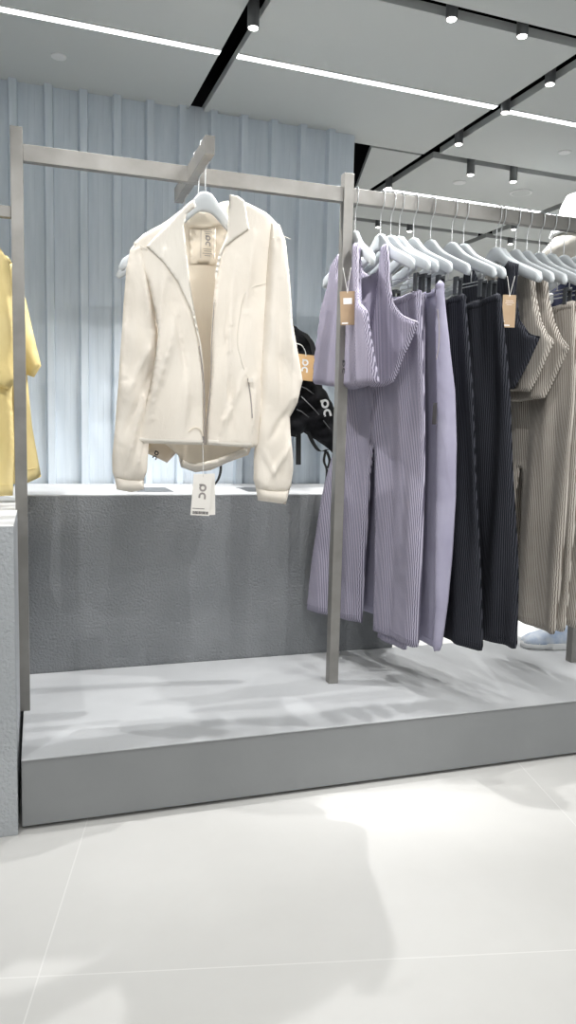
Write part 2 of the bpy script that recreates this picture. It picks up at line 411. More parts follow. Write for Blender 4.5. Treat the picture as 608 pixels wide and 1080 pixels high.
for a in ((.755, 2.52, 2.405, 'ceiling spotlight in the black slot above the cream jacket', True, (0, .1), 60),
          (1.347, 2.27, 2.43, 'unlit looking ceiling spotlight at the top edge, first along the cross slot', True, (-1.15, -.1), 55),
          (1.62, 2.27, 2.43, 'lit ceiling spotlight at the top edge, second along the cross slot', True, (-1.0, -.3), 40),
          (.25, 2.27, 2.43, 'added unseen ceiling spotlight over the left bay, for the jacket shadows', True, (.15, 0), 40),  # added out of view to throw jacket shadows on the platform
          (1.935, 2.52, 2.43, 'brightest ceiling spotlight, glaring, nearest in the long black slot on the right', True, (-.2, -.5), 5),
          (1.935, 2.80, 2.43, 'glaring ceiling spotlight just where the light line meets the long slot', True, (-.3, -.6), 8),
          (1.935, 3.15, 2.42, 'ceiling spotlight in the long slot just before the slots cross', True, (0, 0), 14),
          (1.935, 3.84, 2.42, 'ceiling spotlight in the long slot directly above the middle rack post'),
          (2.165, 3.40, 2.39, 'ceiling spotlight on the far cross slot, nearer to the slot crossing'),
          (2.42, 3.40, 2.39, 'ceiling spotlight on the far cross slot, under the small round downlight', True, (1.6, -.5), 26),
          (2.24, 4.575, 2.42, 'tiny far ceiling spotlight seen under the rail beside the second hook'),
          (2.47, 4.575, 2.42, 'tiny far ceiling spotlight seen under the rail beside the fourth hook'),
          (3.05, 4.25, 2.42, 'small far ceiling spotlight seen right under the rail by the black top'),
          (3.26, 4.575, 2.42, 'small far ceiling spotlight above the hangers of the taupe tops'),
          (3.60, 4.575, 2.42, 'small far ceiling spotlight beside the mannequin')):
    spotlight(*a)
def line_light(u0, u1, v, label, wd=.032):
    X, Y = uv(u0, v); t = thing('line_light', label, 'ceiling light', (X, Y, ZC), math.atan(CA), 'recessed light lines in the ceiling')
    obj('diffuser', bx(0, u1-u0, -wd/2, wd/2, -.004, -.0005), 'led', t)
    bm = bmesh.new(); box(bm, 0, u1-u0, -wd/2-.004, -wd/2, -.0045, -.0005); box(bm, 0, u1-u0, wd/2, wd/2+.004, -.0045, -.0005)
    obj('trim_edge', bm, 'white', t)
line_light(-4.0, .722, 2.817, 'long white light line in the ceiling above the left rack post')
line_light(.787, 1.90, 2.817, 'white light line in the ceiling between the two long black slots')
line_light(1.968, 3.02, 2.83, 'white light line running off to the right of the long black slot')
line_light(1.968, 3.02, 3.96, 'far white light line seen just above the right hand rail')
line_light(3.085, 4.15, 3.98, 'short far white light line behind the mannequin head')
for v in (.1, -1.8): line_light(-4.0, .72, v, 'white light line over the aisle, left stretch at %s' % ('the front' if v > 0 else 'the rear')); line_light(.79, 5.0, v, 'white light line over the aisle, right stretch at %s' % ('the front' if v > 0 else 'the rear'))
def disc(u, v, r, label, cat, name, ring=False):
    X, Y = uv(u, v); t = thing(name, label, cat, (X, Y, ZC))
    bm = bmesh.new(); loft(bm, [(0, 0, -.005, r*.9, r*.9), (0, 0, -.003, r, r), (0, 0, .001, r, r)], 36); obj('bezel', bm, 'white', t)
    bm = bmesh.new(); loft(bm, [(0, 0, -.0056, r*.82, r*.82), (0, 0, -.004, r*.82, r*.82)], 36); obj('face', bm, 'ceil' if ring else 'white', t)
disc(.175, 3.084, .028, 'small white round sensor in the ceiling, above the left post', 'ceiling sensor', 'ceiling_sensor')
disc(2.498, 3.113, .03, 'small white round sensor in the ceiling at the right edge', 'ceiling sensor', 'ceiling_sensor')
disc(2.694, 3.707, .062, 'largest round ceiling speaker with a pale ring, above the taupe clothes', 'ceiling speaker', 'ceiling_speaker', True)
disc(2.286, 3.695, .035, 'small pale round ceiling fitting left of the big speaker ring', 'ceiling sensor', 'ceiling_sensor')

# ------------------------------------------------------------------ the rack
RY, RZ0, RZ1 = 2.445, 1.862, 1.910
rack = thing('clothes_rack', 'tall grey metal clothes rack standing on the cement platform', 'clothes rack', (1.0, RY, .202))
PX = (-.05, .995, 2.035)
for X in PX:
    obj('post', bx(X-1-.0175, X-1+.0175, -.0175, .0175, 0, 1.955-.202, bev=.0015), 'rack', rack)
for a, c in ((0, 1), (1, 2)):
    obj('rail', bx(PX[a]-1+.0177, PX[c]-1-.0177, -.0125, .0125, RZ0-.202, RZ1-.202, bev=.0012), 'rack', rack)
obj('cross_arm', bx(.452-1, .480-1, 2.17-RY, -.0127, RZ0-.202, RZ1-.200, bev=.0012), 'rack', rack)
obj('cross_arm', bx(.452-1, .480-1, .0127, 2.67-RY, RZ0-.202, RZ1-.202, bev=.0012), 'rack', rack)
lr = thing('side_rack', 'lower grey metal rail meeting the left post, holding the yellow shirts', 'clothes rack', (-.6, RY, .838))
obj('rail', bx(-.5, .532, -.0125, .0125, .861, .893, bev=.001), 'rack', lr)
obj('post', bx(-.535, -.50, -.0175, .0175, 0, .94, bev=.0015), 'rack', lr)
obj('cross_arm', bx(.285, .31, .0127, .35, .861, .893, bev=.001), 'rack', lr)

# ------------------------------------------------------------------ hangers
HS = .222
def bend(s): return -.026*(s/HS)**2
def hanger(root_loc, rot, label, group, clips=False, drop=0.0, depth=.137, bs=1, HS=HS):
    t = thing('clothes_hanger', label, 'hanger', root_loc, rot, group)
    dz = .137-depth
    bm = bmesh.new(); rings = []
    n = 44
    for i in range(n+1):
        s = -HS+2*HS*i/n; a = abs(s)
        top = -.137-.030*(1-math.exp(-(a/.045)**2))-(.090+drop)*max(0, (a-.02)/.19)**1.0
        bot = -.192-.022*(1-math.exp(-(a/.06)**2))-(.080+drop)*max(0, (a-.02)/.19)**1.05
        e = min(1, (HS-a)/.016); e = math.sqrt(max(0.0, 1-(1-e)**2)); mid = (top+bot)/2; hh = (top-bot)/2*max(e, .15)
        y = bend(s)*bs; th = .0085*max(e, .3)
        rings.append([bm.verts.new((s, y+yy*th, mid+zz*hh+dz)) for yy, zz in ((-1, -.7), (-.6, -1), (.6, -1), (1, -.7), (1, .7), (.6, 1), (-.6, 1), (-1, .7))])
    for i in range(n):
        for k in range(8): bm.faces.new((rings[i][k], rings[i][(k+1) % 8], rings[i+1][(k+1) % 8], rings[i+1][k]))
    bm.faces.new(rings[0][::-1]); bm.faces.new(rings[-1])
    o = obj('body', bm, 'hanger', t, True)
    path = catmull([(0, 0, -.145), (0, 0, -.078), (.006, 0, -.060), (.016, 0, -.042), (.0185, 0, -.015), (.014, 0, .001), (0, 0, .0065), (-.0135, 0, .001), (-.0165, 0, -.012)], 5)
    if dz: path = [Vector((p.x, p.y, p.z+(dz if p.z < -.07 else 0))) for p in path]
    obj('hook', tube(bmesh.new(), path, .0019, 8), 'wire', t, True)
    if clips:
        bm = bmesh.new(); pts = [(-.17, bend(.17), -.285), (.17, bend(.17), -.285)]
        tube(bm, [(-.175, bend(.17), -.292), (-.09, bend(.1), -.292), (0, 0, -.292), (.09, bend(.1), -.292), (.175, bend(.17), -.292)], .002)
        tube(bm, [(-.10, bend(.1), -.235), (-.10, bend(.1), -.292)], .002); tube(bm, [(.10, bend(.1), -.235), (.10, bend(.1), -.292)], .002)
        obj('clip_bar', bm, 'wire', t, True)
        for s in (-.155, .155):
            bm = bmesh.new(); y = bend(s)
            box(bm, s-.008, s+.008, y-.015, y-.010, -.348, -.29, bev=.0015); box(bm, s-.008, s+.008, y+.010, y+.015, -.348, -.29, bev=.0015)
            box(bm, s-.008, s+.008, y-.012, y+.012, -.300, -.289)
            obj('clip', bm, 'clip', t)
    return t

HK = dict(A=1.028, B=1.122, C=1.161, D=1.194, E=1.248, F=1.315, G=1.40, H=1.447, I=1.582, J=1.600, K=1.663, L=1.712, M=1.766, N=1.818, O=1.875, P=1.93)
PH = dict(A=0, B=12, C=17, D=16, E=15, F=15, G=19, H=16, I=16, J=13, K=9, L=10, M=11, N=11, O=11, P=11)
def rz(k): return math.radians(PH[k]-90)
HL = dict(
    A='pale grey hanger nearest the middle post, seen almost side on, holding the first lilac top',
    B='pale grey hanger whose shoulder carries the broad strap of the second lilac top',
    C='pale grey hanger with clips over the front ribbed lilac trousers',
    D='pale grey clip hanger tucked behind the front lilac trousers hanger',
    E='pale grey clip hanger over the smooth lilac trousers',
    F='pale grey clip hanger over the first black ribbed trousers',
    G='pale grey hanger reaching furthest forward over the black trousers, just before the black top',
    H='pale grey clip hanger close behind the most forward one among the black trousers',
    I='pale grey hanger carrying the black sleeveless top',
    J='pale grey hanger touching the back of the black top hanger, hooks nearly together',
    K='pale grey hanger carrying the first taupe sleeveless top',
    L='pale grey hanger carrying the second taupe sleeveless top',
    M='pale grey clip hanger over the front taupe trousers',
    N='pale grey clip hanger over the second taupe trousers',
    O='pale grey clip hanger over the third taupe trousers, by the frame edge',
    P='pale grey empty hanger at the far right end of the rail')
for k in HK:
    hanger((HK[k], RY, 1.912), rz(k), HL[k], 'pale grey hangers along the right rail', clips=k in 'CDEFGHMNO')

def card(parent, name, loc, wd, ht, mat, yaw=0, tilt=0, th=.0012):
    o = obj(name, bx(-wd/2, wd/2, -th/2, th/2, -ht, 0, bev=.0004), mat, parent); o.location = loc; o.rotation_euler = (0, tilt, yaw)
    return o

# ------------------------------------------------------------------ trousers on the right rail
def fold_fn(seed, amp=.008, lam=.15, k2=.25, bow=True, extra=None):
    r = random.Random(seed); p1, p2, p3 = (r.uniform(0, 6.28) for _ in range(3))
    def f(s, z):
        g = min(1, max(0, (-.33-z)/.35)); b_ = bend(max(-.25, min(.25, s)))*(1-g*.8) if bow else 0
        v = b_+amp*(.25+.75*g)*math.sin(2*PI*(s+.05*math.sin(z*3+p3))/lam+p1+z*1.2)+amp*k2*math.sin(2*PI*s/(lam*.43)+p2+z*2.5)
        return v+(extra(s, z) if extra else 0)
    return f
def trousers(key, label, group, mat, far, near, crotch, waist=(-.17, .185, -.335), t=.024, seed=1, extra=None, hemwave=0, amp=.008, band=True, gapw=.012, name='trousers', hip=.012):
    """far/near: (s_in, s_out, z) of each leg's hem in hanger coordinates"""
    T = thing(name, label, 'trousers', (HK[key], RY, 1.912), rz(key), group)
    w0, w1, wz = waist; cs, cz = crotch
    f = fold_fn(seed, amp, extra=extra)
    def side(a, z0, b_, z1, bulge, n=7):
        return [(a+(b_-a)*(i/n)**1.12+bulge*math.sin(PI*i/n), z0+(z1-z0)*i/n) for i in range(1, n)]
    ol = [(w0, wz-.006), ((w0+w1)/2, wz-.02), (w1-.02, wz-.003), (w1-.003, wz-.010)]
    ol += side(w1, wz, near[1], near[2], hip) + [(near[1]-.001, near[2]+.022), (near[1]-.006, near[2]+.004), (near[1]-.02, near[2]), (near[0], near[2]+.012)]
    ol += side(near[0], near[2]+.012, cs+gapw*.5, cz, 0, 5)[0:] + [(cs+gapw*.4, cz-.01), (cs, cz), (cs-gapw*.4, cz-.01)]
    ol += [(cs-gapw*.5+(far[0]-cs+gapw*.5)*min(1, (i/6)**.35), cz+(far[2]-cz)*i/6) for i in range(1, 6)] + [(far[0], far[2]), (far[1], far[2]-.0)]
    ol += side(far[1], far[2], w0, wz, -hip*.6)
    body = obj('legs', pillow(ol, t, .013, f, er=t*.8, tmin=.006), mat, T, True)
    if band:
        bo = [(w0, wz-.004), ((w0+w1)/2, wz-.018), (w1-.02, wz), (w1-.002, wz-.008), (w1+.002, wz-.036), ((w0+w1)/2, wz-.056), (w0-.002, wz-.042)]
        obj('waistband', pillow(bo, t*1.25, .012, f, er=t*.7), mat, T, True)
    for nm, L_ in (('far', far), ('near', near)):
        a, c = sorted(L_[:2]); z = L_[2]+.028
        pts = [(a+.012+(c-a-.024)*i/16, f(a+.012+(c-a-.024)*i/16, z)-t/2-.0003, z+(.010 if nm == 'near' else 0)*(1-i/16)) for i in range(17)]
        obj('hem_seam', tube(bmesh.new(), pts, .0011, 5), mat, body, True)
    pts = [(cs+.01*math.sin(i*.3), f(cs, wz-.03+(cz-wz+.03)*i/18)-t/2-.0006, wz-.03+(cz-wz+.03)*i/18) for i in range(19)]
    obj('front_seam', tube(bmesh.new(), pts, .0013, 5), mat, body, True)
    return T
Z0 = 1.912
g1 = 'lilac trousers on the right rail'; g2 = 'black ribbed trousers on the right rail'; g3 = 'taupe ribbed trousers on the right rail'
trousers('C', 'front ribbed lilac wide trousers, hanging right behind the middle post', g1, 'lilac',
         (-.080, -.355, .392-Z0), (-.004, .218, .370-Z0), (-.036, 1.055-Z0), waist=(-.15, .178, -.340), seed=3, amp=.006,
         extra=lambda s, z: -.045*min(1, max(0, (-s-.08)/.27))*min(1, max(0, (-.5-z)/.8)))
trousers('D', 'second ribbed lilac trousers, mostly hidden, lower hem peeking out below', g1, 'lilac',
         (-.17, -.33, .42-Z0), (-.03, .125, .335-Z0), (-.06, 1.05-Z0), waist=(-.15, .15, -.345), seed=4, amp=.004)
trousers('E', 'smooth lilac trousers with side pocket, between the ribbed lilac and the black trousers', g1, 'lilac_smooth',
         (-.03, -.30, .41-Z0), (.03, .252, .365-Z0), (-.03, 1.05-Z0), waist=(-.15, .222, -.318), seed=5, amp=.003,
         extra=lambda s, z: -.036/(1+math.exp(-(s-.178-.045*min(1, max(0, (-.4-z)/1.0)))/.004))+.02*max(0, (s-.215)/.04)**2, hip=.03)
trousers('F', 'first black ribbed trousers beside the smooth lilac pair', g2, 'blackrib',
         (-.0, -.10, .41-Z0), (.03, .335, .378-Z0), (-.03, 1.05-Z0), waist=(-.15, .20, -.345), seed=6, amp=.009)
trousers('G', 'second black ribbed trousers, hem reaching furthest forward', g2, 'blackrib',
         (-.02, -.33, .40-Z0), (-.0, .375, .388-Z0), (-.02, 1.05-Z0), waist=(-.15, .255, -.345), seed=8, amp=.010)
trousers('H', 'third black ribbed trousers, squeezed behind the second pair below the black top', g2, 'blackrib',
         (-.02, -.33, .40-Z0), (-.0, .32, .42-Z0), (-.02, 1.05-Z0), waist=(-.15, .20, -.345), seed=9, amp=.006)
trousers('M', 'front taupe ribbed trousers, whole leg in view under the taupe tops', g3, 'taupe',
         (-.06, -.2, .38-Z0), (.0, .195, .375-Z0), (-.03, .98-Z0), waist=(-.15, .20, -.335), seed=11, amp=.007)
trousers('N', 'second taupe ribbed trousers, a pale strip in view beyond the front pair', g3, 'taupe_pale',
         (-.06, -.2, .38-Z0), (.0, .175, .375-Z0), (-.03, .98-Z0), waist=(-.15, .205, -.335), seed=12, amp=.007)
trousers('O', 'third taupe ribbed trousers at the frame edge by the right post', g3, 'taupe_pale',
         (-.06, -.2, .40-Z0), (.0, .185, .39-Z0), (-.03, .98-Z0), waist=(-.15, .205, -.335), seed=13, amp=.007)
E_ = [o for o in C.objects if o.name.startswith('trousers') and 'smooth lilac' in str(o.get('label')) and 'pocket' in str(o.get('label'))][0]
o = obj('side_patch', bx(-.008, .008, -.001, .001, -.035, .035, bev=.0004), 'print', E_); o.location = (.222, -.076, 1.165-Z0); o.rotation_euler = (0, 0, .15)
pp = catmull([(.212, -.074, 1.50-Z0), (.222, -.073, 1.44-Z0), (.224, -.073, 1.38-Z0), (.216, -.074, 1.34-Z0)], 5)
obj('pocket_slit', tube(bmesh.new(), pp, .0016, 6), 'print_grey', E_, True)

# ------------------------------------------------------------------ sleeveless ribbed tops
def crease(s0, s1, d, flat=.6):
    def f(s, z):
        if s > s0: return -d*max(0, 1-(s-s0)/(s1-s0))
        return -d*(flat+(1-flat)*math.exp((s-s0)/.02))
    return f
def top_garment(key, label, group, mat, outline, extra=None, t=.021, seed=1, amp=.004, edge='lilac_edge', trim=None):
    T = thing('sleeveless_top', label, 'top', (HK[key], RY, 1.912), rz(key), group)
    f = fold_fn(seed, amp, bow=True, extra=extra)
    b_ = obj('front', pillow(outline, t, .010, f, er=.010, tmin=.004), mat, T, True)
    if trim:
        for pts in trim:
            pp = catmull([(s, f(s, z-Z0)-.002, z-Z0) for s, z in pts], 6)
            obj('edge_binding', tube(bmesh.new(), pp, .0022, 6), edge, b_, True)
    return T, f
def zz(pts): return [(s, z-Z0) for s, z in pts]
# first lilac top
A_ol = zz([(.055, 1.722), (.100, 1.712), (.116, 1.62), (.128, 1.56), (.160, 1.51), (.206, 1.480), (.235, 1.36), (.255, 1.252), (.12, 1.246), (.0, 1.25), (-.14, 1.262), (-.265, 1.275), (-.235, 1.40), (-.20, 1.52), (-.165, 1.60), (-.14, 1.655), (-.125, 1.69), (-.085, 1.715), (-.075, 1.64), (-.03, 1.605), (.02, 1.61), (.05, 1.65)])
TA_, fA = top_garment('A', 'first lilac ribbed sleeveless top, partly hidden by the middle post, with kraft tag', 'lilac sleeveless tops', 'lilac_top', A_ol,
    extra=crease(.15, .26, .035), seed=21, trim=[[(.100, 1.70), (.116, 1.62), (.128, 1.56), (.160, 1.51), (.206, 1.480)], [(.060, 1.70), (.05, 1.65), (.02, 1.61), (-.03, 1.605)]])
B_ol = zz([(.052, 1.722), (.102, 1.715), (.112, 1.66), (.118, 1.58), (.135, 1.52), (.18, 1.478), (.248, 1.450), (.20, 1.37), (.135, 1.268), (.093, 1.254), (.04, 1.252), (.02, 1.266), (-.10, 1.25), (-.22, 1.262), (-.225, 1.44), (-.17, 1.50), (-.13, 1.60), (-.115, 1.71), (-.085, 1.71), (-.07, 1.66), (-.03, 1.638), (.02, 1.645), (.05, 1.675)])
TB_, fB = top_garment('B', 'second lilac ribbed sleeveless top, broad strap over its hanger, full front in view', 'lilac sleeveless tops', 'lilac_top', B_ol,
    extra=lambda s, z: crease(.06-(1.55-Z0-z)*.12, .25, .045, .35)(s, z), seed=22,
    trim=[[(.100, 1.716), (.112, 1.66), (.118, 1.58), (.135, 1.52), (.18, 1.478), (.248, 1.450)], [(.062, 1.712), (.05, 1.675), (.02, 1.645), (-.03, 1.638), (-.07, 1.66)]])
I_ol = zz([(.085, 1.71), (.135, 1.69), (.13, 1.60), (.15, 1.50), (.19, 1.45), (.228, 1.436), (.19, 1.35), (.14, 1.262), (-.02, 1.25), (-.2, 1.26), (-.21, 1.44), (-.14, 1.55), (-.12, 1.70), (-.08, 1.71), (-.05, 1.65), (.03, 1.65)])
TI_, fI = top_garment('I', 'black ribbed sleeveless top with kraft tag, between the black trousers and the taupe tops', 'black sleeveless top', 'blackrib', I_ol,
    extra=crease(.10, .23, .035), seed=23, edge='blackcloth', trim=[[(.135, 1.69), (.13, 1.60), (.15, 1.50), (.19, 1.45), (.228, 1.436)]])
K_ol = zz([(.07, 1.705), (.135, 1.665), (.15, 1.58), (.175, 1.50), (.205, 1.45), (.232, 1.425), (.19, 1.34), (.135, 1.256), (.03, 1.262), (-.18, 1.26), (-.2, 1.44), (-.14, 1.55), (-.12, 1.70), (-.08, 1.71), (-.03, 1.65), (.03, 1.65)])
top_garment('K', 'first taupe ribbed sleeveless top, next to the black top', 'taupe sleeveless tops', 'taupe_pale', K_ol,
    extra=crease(.10, .235, .03), seed=24, edge='taupe_pale', trim=[[(.135, 1.665), (.15, 1.58), (.175, 1.50), (.205, 1.45), (.232, 1.425)]])
L_ol = zz([(.07, 1.70), (.135, 1.665), (.15, 1.58), (.175, 1.50), (.21, 1.44), (.245, 1.405), (.20, 1.33), (.145, 1.235), (.03, 1.225), (-.18, 1.24), (-.2, 1.42), (-.14, 1.55), (-.12, 1.70), (-.08, 1.71), (-.03, 1.65), (.03, 1.65)])
top_garment('L', 'second taupe ribbed sleeveless top, showing past the edge of the first one', 'taupe sleeveless tops', 'taupe', L_ol,
    extra=crease(.10, .24, .028), seed=25, edge='taupe_pale', trim=[[(.135, 1.665), (.15, 1.58), (.175, 1.50), (.21, 1.44), (.245, 1.405)]])

# tags on those tops hang square to the shopper
def hang_tag(T, parent_rot, loc, wd, ht, mat, up, yaw_world=.35, tilt=0.0, kind='a'):
    tg = card(T, 'price_tag', loc, wd, ht, mat, yaw_world-parent_rot, tilt)
    st = bmesh.new()
    for dx in (-.012, .014):
        inv = Matrix.Rotation(-(yaw_world), 3, 'Z')
        tube(st, catmull([(0, 0, -.006), (dx*.5, -.002, up*.5), (dx, .0, up)], 5), .0009, 5)
    obj('string', st, 'string', tg, True)
    if kind == 'a':
        obj('sticker', bx(-wd*.28, wd*.28, -.0015, -.0006, -ht*.38, -ht*.2), 'print_white', tg)
        obj('small_print', bx(-wd*.42, -wd*.02, -.0014, -.0006, -ht*.965, -ht*.925), 'print_white', tg)
    elif kind == 'b':
        bm = bmesh.new()
        for z, a, c in ((-.18, -.25, .3), (-.24, -.3, .35), (-.30, -.2, .2)): box(bm, wd*a, wd*c, -.0014, -.0006, ht*z-.0008, ht*z)
        box(bm, -wd*.4, wd*.1, -.0014, -.0006, -ht*.95, -ht*.92); box(bm, -wd*.4, -wd*.3, -.0014, -.0006, -ht*.83, -ht*.8)
        obj('small_print', bm, 'print_white', tg)
    return tg
hang_tag(TA_, rz('A'), (.10, -.062, 1.555-Z0), .050, .108, 'kraft', .075, yaw_world=-.28, tilt=-.06)
def local_at(x, y, Y, key):
    p = px(x, y, Y, (HK[key], RY, 1.912)); p.rotate(Matrix.Rotation(-rz(key), 3, 'Z')); return tuple(p)
hang_tag(TI_, rz('I'), local_at(538, 311, 2.19, 'I'), .044, .105, 'kraft', .06, yaw_world=-.30, kind='b')
o = obj('chest_logo', logo_bm(.05), 'print', TA_); o.location = (.10, -.066, 1.31-Z0)

# ------------------------------------------------------------------ the cream jacket
JY = 2.215
JR = (.466, JY, 1.912)
hanger((.466, 2.228, 1.913), 0, 'pale grey hanger inside the cream jacket, foremost on the cross arm', 'hangers on the cross arm', drop=.05, bs=-1, HS=.19)
h2 = hanger((.466, 2.33, 1.913), math.radians(5), 'pale grey hanger behind the cream jacket, only its tip showing past the shoulder', 'hangers on the cross arm', depth=.16, drop=.035, bs=-.5, HS=.235)
hanger((.466, 2.56, 1.913), 0, 'pale grey hanger at the wall end of the cross arm, hidden behind the jackets', 'hangers on the cross arm', drop=.05)
J = thing('cream_jacket', 'cream zip jacket hanging open from the cross arm, facing forward, with a white tag', 'jacket', JR)
def jl(pts, dy=0.0): return px2(pts, JY+dy, JR)
def jfold(seed, amp, lam, base=0.0, dome=0.0, cx=0.0, wdt=.25):
    r = random.Random(seed); a, b_ = r.uniform(0, 6), r.uniform(0, 6)
    def f(s, z):
        g = min(1, max(0, (-.15-z)/.4))
        return base-dome*max(0, 1-((s-cx)/wdt)**2)+amp*(.3+.7*g)*math.sin(2*PI*(s+.12*z)/lam+a)+amp*.4*math.sin(2*PI*(s*.8-.6*z)/(lam*.6)+b_)
    return f
def creases(f, lines):
    L_ = []
    for (xa, ya), (xb, yb), amp, wd in lines:
        a, b_ = jl([(xa, ya), (xb, yb)]); L_.append((np.array(a), np.array(b_), amp, wd))
    def g(s, z):
        v = f(s, z); p = np.array((s, z))
        for a, b_, amp, wd in L_:
            ab = b_-a; t = float(np.clip((p-a)@ab/(ab@ab), 0, 1)); q = a+t*ab
            n = (p-q)@np.array((ab[1], -ab[0]))/math.hypot(*ab); d = math.hypot(*(p-q))
            v += amp*math.exp(-(d/wd)**2)*(1.0 if n > 0 else .6)*math.sin(PI*min(1, max(.12, t if 0 < t < 1 else .12)))
        return v
    return g
# inside back with its hem hanging lower
bk = jl([(200, 214), (216, 218), (240, 212), (262, 222), (285, 235), (290, 300), (285, 400), (275, 450), (262, 480), (240, 488), (222, 496), (206, 498), (193, 492), (188, 480), (165, 460), (160, 400), (158, 300), (150, 250), (180, 230)], .07)
obj('back_panel', pillow(bk, .012, .014, jfold(3, .002, .16, .07), er=.01), 'cream_in', J, True)
hb_ = jl([(189, 484), (206, 489), (230, 484), (262, 470), (262, 478), (232, 492), (206, 498), (192, 493)], .055)
obj('back_hem', pillow(hb_, .016, .01, jfold(3, .006, .16, .062), er=.006), 'cream_smooth', J, True)
# fronts
lf = jl([(196, 219), (175, 236), (152, 247), (141, 256), (146, 275), (156, 300), (162, 330), (165, 352), (162, 380), (156, 415), (148, 445), (141, 466), (175, 468), (213, 468.5), (214, 440), (213.5, 405), (209, 365), (204, 335), (197, 300), (192, 262), (191, 240)])
fLF = creases(jfold(5, .005, .21, .0, .035, -.07, .12), [((172, 268), (160, 440), -.014, .010), ((186, 330), (150, 462), -.016, .012), ((198, 380), (190, 466), -.012, .011), ((178, 300), (200, 420), .012, .010)])
Lp = obj('front_panel', pillow(lf, .014, .007, fLF, er=.009), 'cream', J, True)
rf = jl([(240, 213), (258, 218), (278, 227), (291, 238), (297, 262), (296, 300), (290, 360), (280, 420), (270, 471), (240, 469.5), (216, 468.5), (217, 440), (220.5, 400), (221, 360), (223, 320), (226, 290), (231, 268), (238, 245)])
fRF = creases(jfold(6, .005, .24, .0, .040, .11, .13), [((244, 275), (234, 440), -.014, .011), ((254, 395), (228, 462), -.013, .010), ((264, 250), (256, 330), -.010, .012), ((266, 400), (262, 468), -.014, .009), ((236, 360), (244, 466), .011, .010)])
Rp = obj('front_panel', pillow(rf, .014, .007, fRF, er=.009), 'cream', J, True)
# bottom hems
obj('hem_band', pillow(jl([(142, 459), (213, 462), (213.5, 469), (140.5, 467)]), .020, .008, fLF, er=.008), 'cream_smooth', Lp, True)
obj('hem_band', pillow(jl([(216, 462), (264, 465), (264, 472), (215.5, 469)]), .020, .008, fRF, er=.008), 'cream_smooth', Rp, True)
# folded collar wings
fcl = lambda s, z: -.030-.02*min(1, max(0, (-.05-z)/.25))
lc = jl([(202, 214), (196, 218), (186, 228), (177, 238), (165, 249), (153, 261.5), (168, 278), (185, 301), (199, 331), (208, 362), (213, 398), (210, 365), (204, 338), (199, 311), (195, 278), (191, 242), (194, 230), (204, 222)])
obj('collar', pillow(lc, .007, .005, lambda s, z: fLF(s, z)-.011, er=.004), 'cream_smooth', J, True)
rc = jl([(238, 210), (247, 212), (253.5, 217), (256.5, 232), (258.5, 246), (245, 255), (234, 264), (229, 278), (225, 300), (224, 292), (228, 270), (236, 252), (237, 230)])
obj('collar', pillow(rc, .007, .005, lambda s, z: fRF(s, z)-.011, er=.004), 'cream_smooth', J, True)
bc = jl([(200, 214), (216, 221), (238, 211), (240, 236), (216, 242), (196, 240)], .05)
obj('collar_stand', pillow(bc, .008, .010, lambda s, z: .055, er=.006), 'cream_in', J, True)
# neck label with its printing
lbl = obj('neck_label', pillow(jl([(199, 238), (228, 237), (227, 279), (201, 278)], .06), .002, .012, lambda s, z: .0585, er=.002), 'cream_in', J, True)
bm = bmesh.new(); p0 = px(219, 254, JY+.055, JR)
for dx0, dx1, z0, z1 in ((-.010, .012, .032, .0335), (-.012, .014, .026, .0275), (-.006, .008, .020, .0215), (-.012, .014, -.024, -.0225), (-.010, .013, -.030, -.0285), (-.014, .016, -.037, -.0355), (-.008, .010, -.043, -.0415)):
    box(bm, p0.x+dx0, p0.x+dx1, .0565, .0573, p0.z+z0, p0.z+z1)
for a in ((-.02, -.019, -.05, .045), (.020, .021, -.05, .045), (-.02, .021, .044, .045)): box(bm, p0.x+a[0], p0.x+a[1], .0565, .0573, p0.z+a[2], p0.z+a[3])
obj('printed_text', bm, 'print_grey', lbl)
o = obj('logo', logo_bm(.034), 'print_grey', lbl); o.location = (p0.x+.002, .0573, p0.z)
# sleeves
def sleeve(pts, dy, t, seed, amp=.010, cr=None):
    r = random.Random(seed); a = r.uniform(0, 6)
    f = lambda s, z: dy+.03*(-z-.1)*.3+amp*math.sin(z*38+s*30+a)*min(1, max(0, (-z-.35)*4))+.5*amp*math.sin(s*70+z*8+a)
    f = creases(f, cr or [])
    return pillow(jl(pts), t, .007, f, er=t*.62), f
sb, fS1 = sleeve([(146, 251), (138, 262), (134, 282), (131, 320), (127, 380), (123, 440), (119, 482), (119.5, 498), (122, 506), (136, 510), (152, 508), (156, 498), (158, 470), (160, 430), (165, 385), (168, 352), (163, 318), (157, 282), (152, 258)], .012, .056, 1, .004, [((150, 275), (160, 350), -.012, .009), ((164, 352), (134, 420), -.014, .010), ((166, 378), (128, 470), .012, .010), ((150, 420), (132, 500), -.014, .009), ((138, 300), (133, 400), .010, .010), ((150, 470), (142, 505), -.010, .008)])
S1 = obj('sleeve', sb, 'cream', J, True)
obj('cuff', pillow(jl([(121, 502), (153, 504), (153, 517), (140, 520), (124, 517)]), .048, .009, fS1, er=.03), 'cream', S1, True)
sb, fS2 = sleeve([(283, 236), (292, 240), (298, 256), (302, 290), (306, 340), (311, 372), (317, 402), (311, 425), (303, 440), (305, 468), (306.5, 495), (305, 512), (299, 519), (285, 520), (269, 517), (265, 506), (266, 480), (269, 440), (272, 390), (275, 330), (279, 280), (281, 250)], -.032, .064, 2, .004, [((297, 262), (303, 420), -.014, .010), ((284, 265), (278, 430), -.010, .010), ((290, 300), (292, 450), .012, .010), ((305, 425), (276, 470), .012, .010), ((300, 470), (276, 508), -.016, .008), ((272, 470), (290, 512), -.010, .008)])
S2 = obj('sleeve', sb, 'cream', J, True)
obj('cuff', pillow(jl([(267, 512), (304, 514), (299, 531), (270, 527)]), .052, .009, fS2, er=.03), 'cream', S2, True)
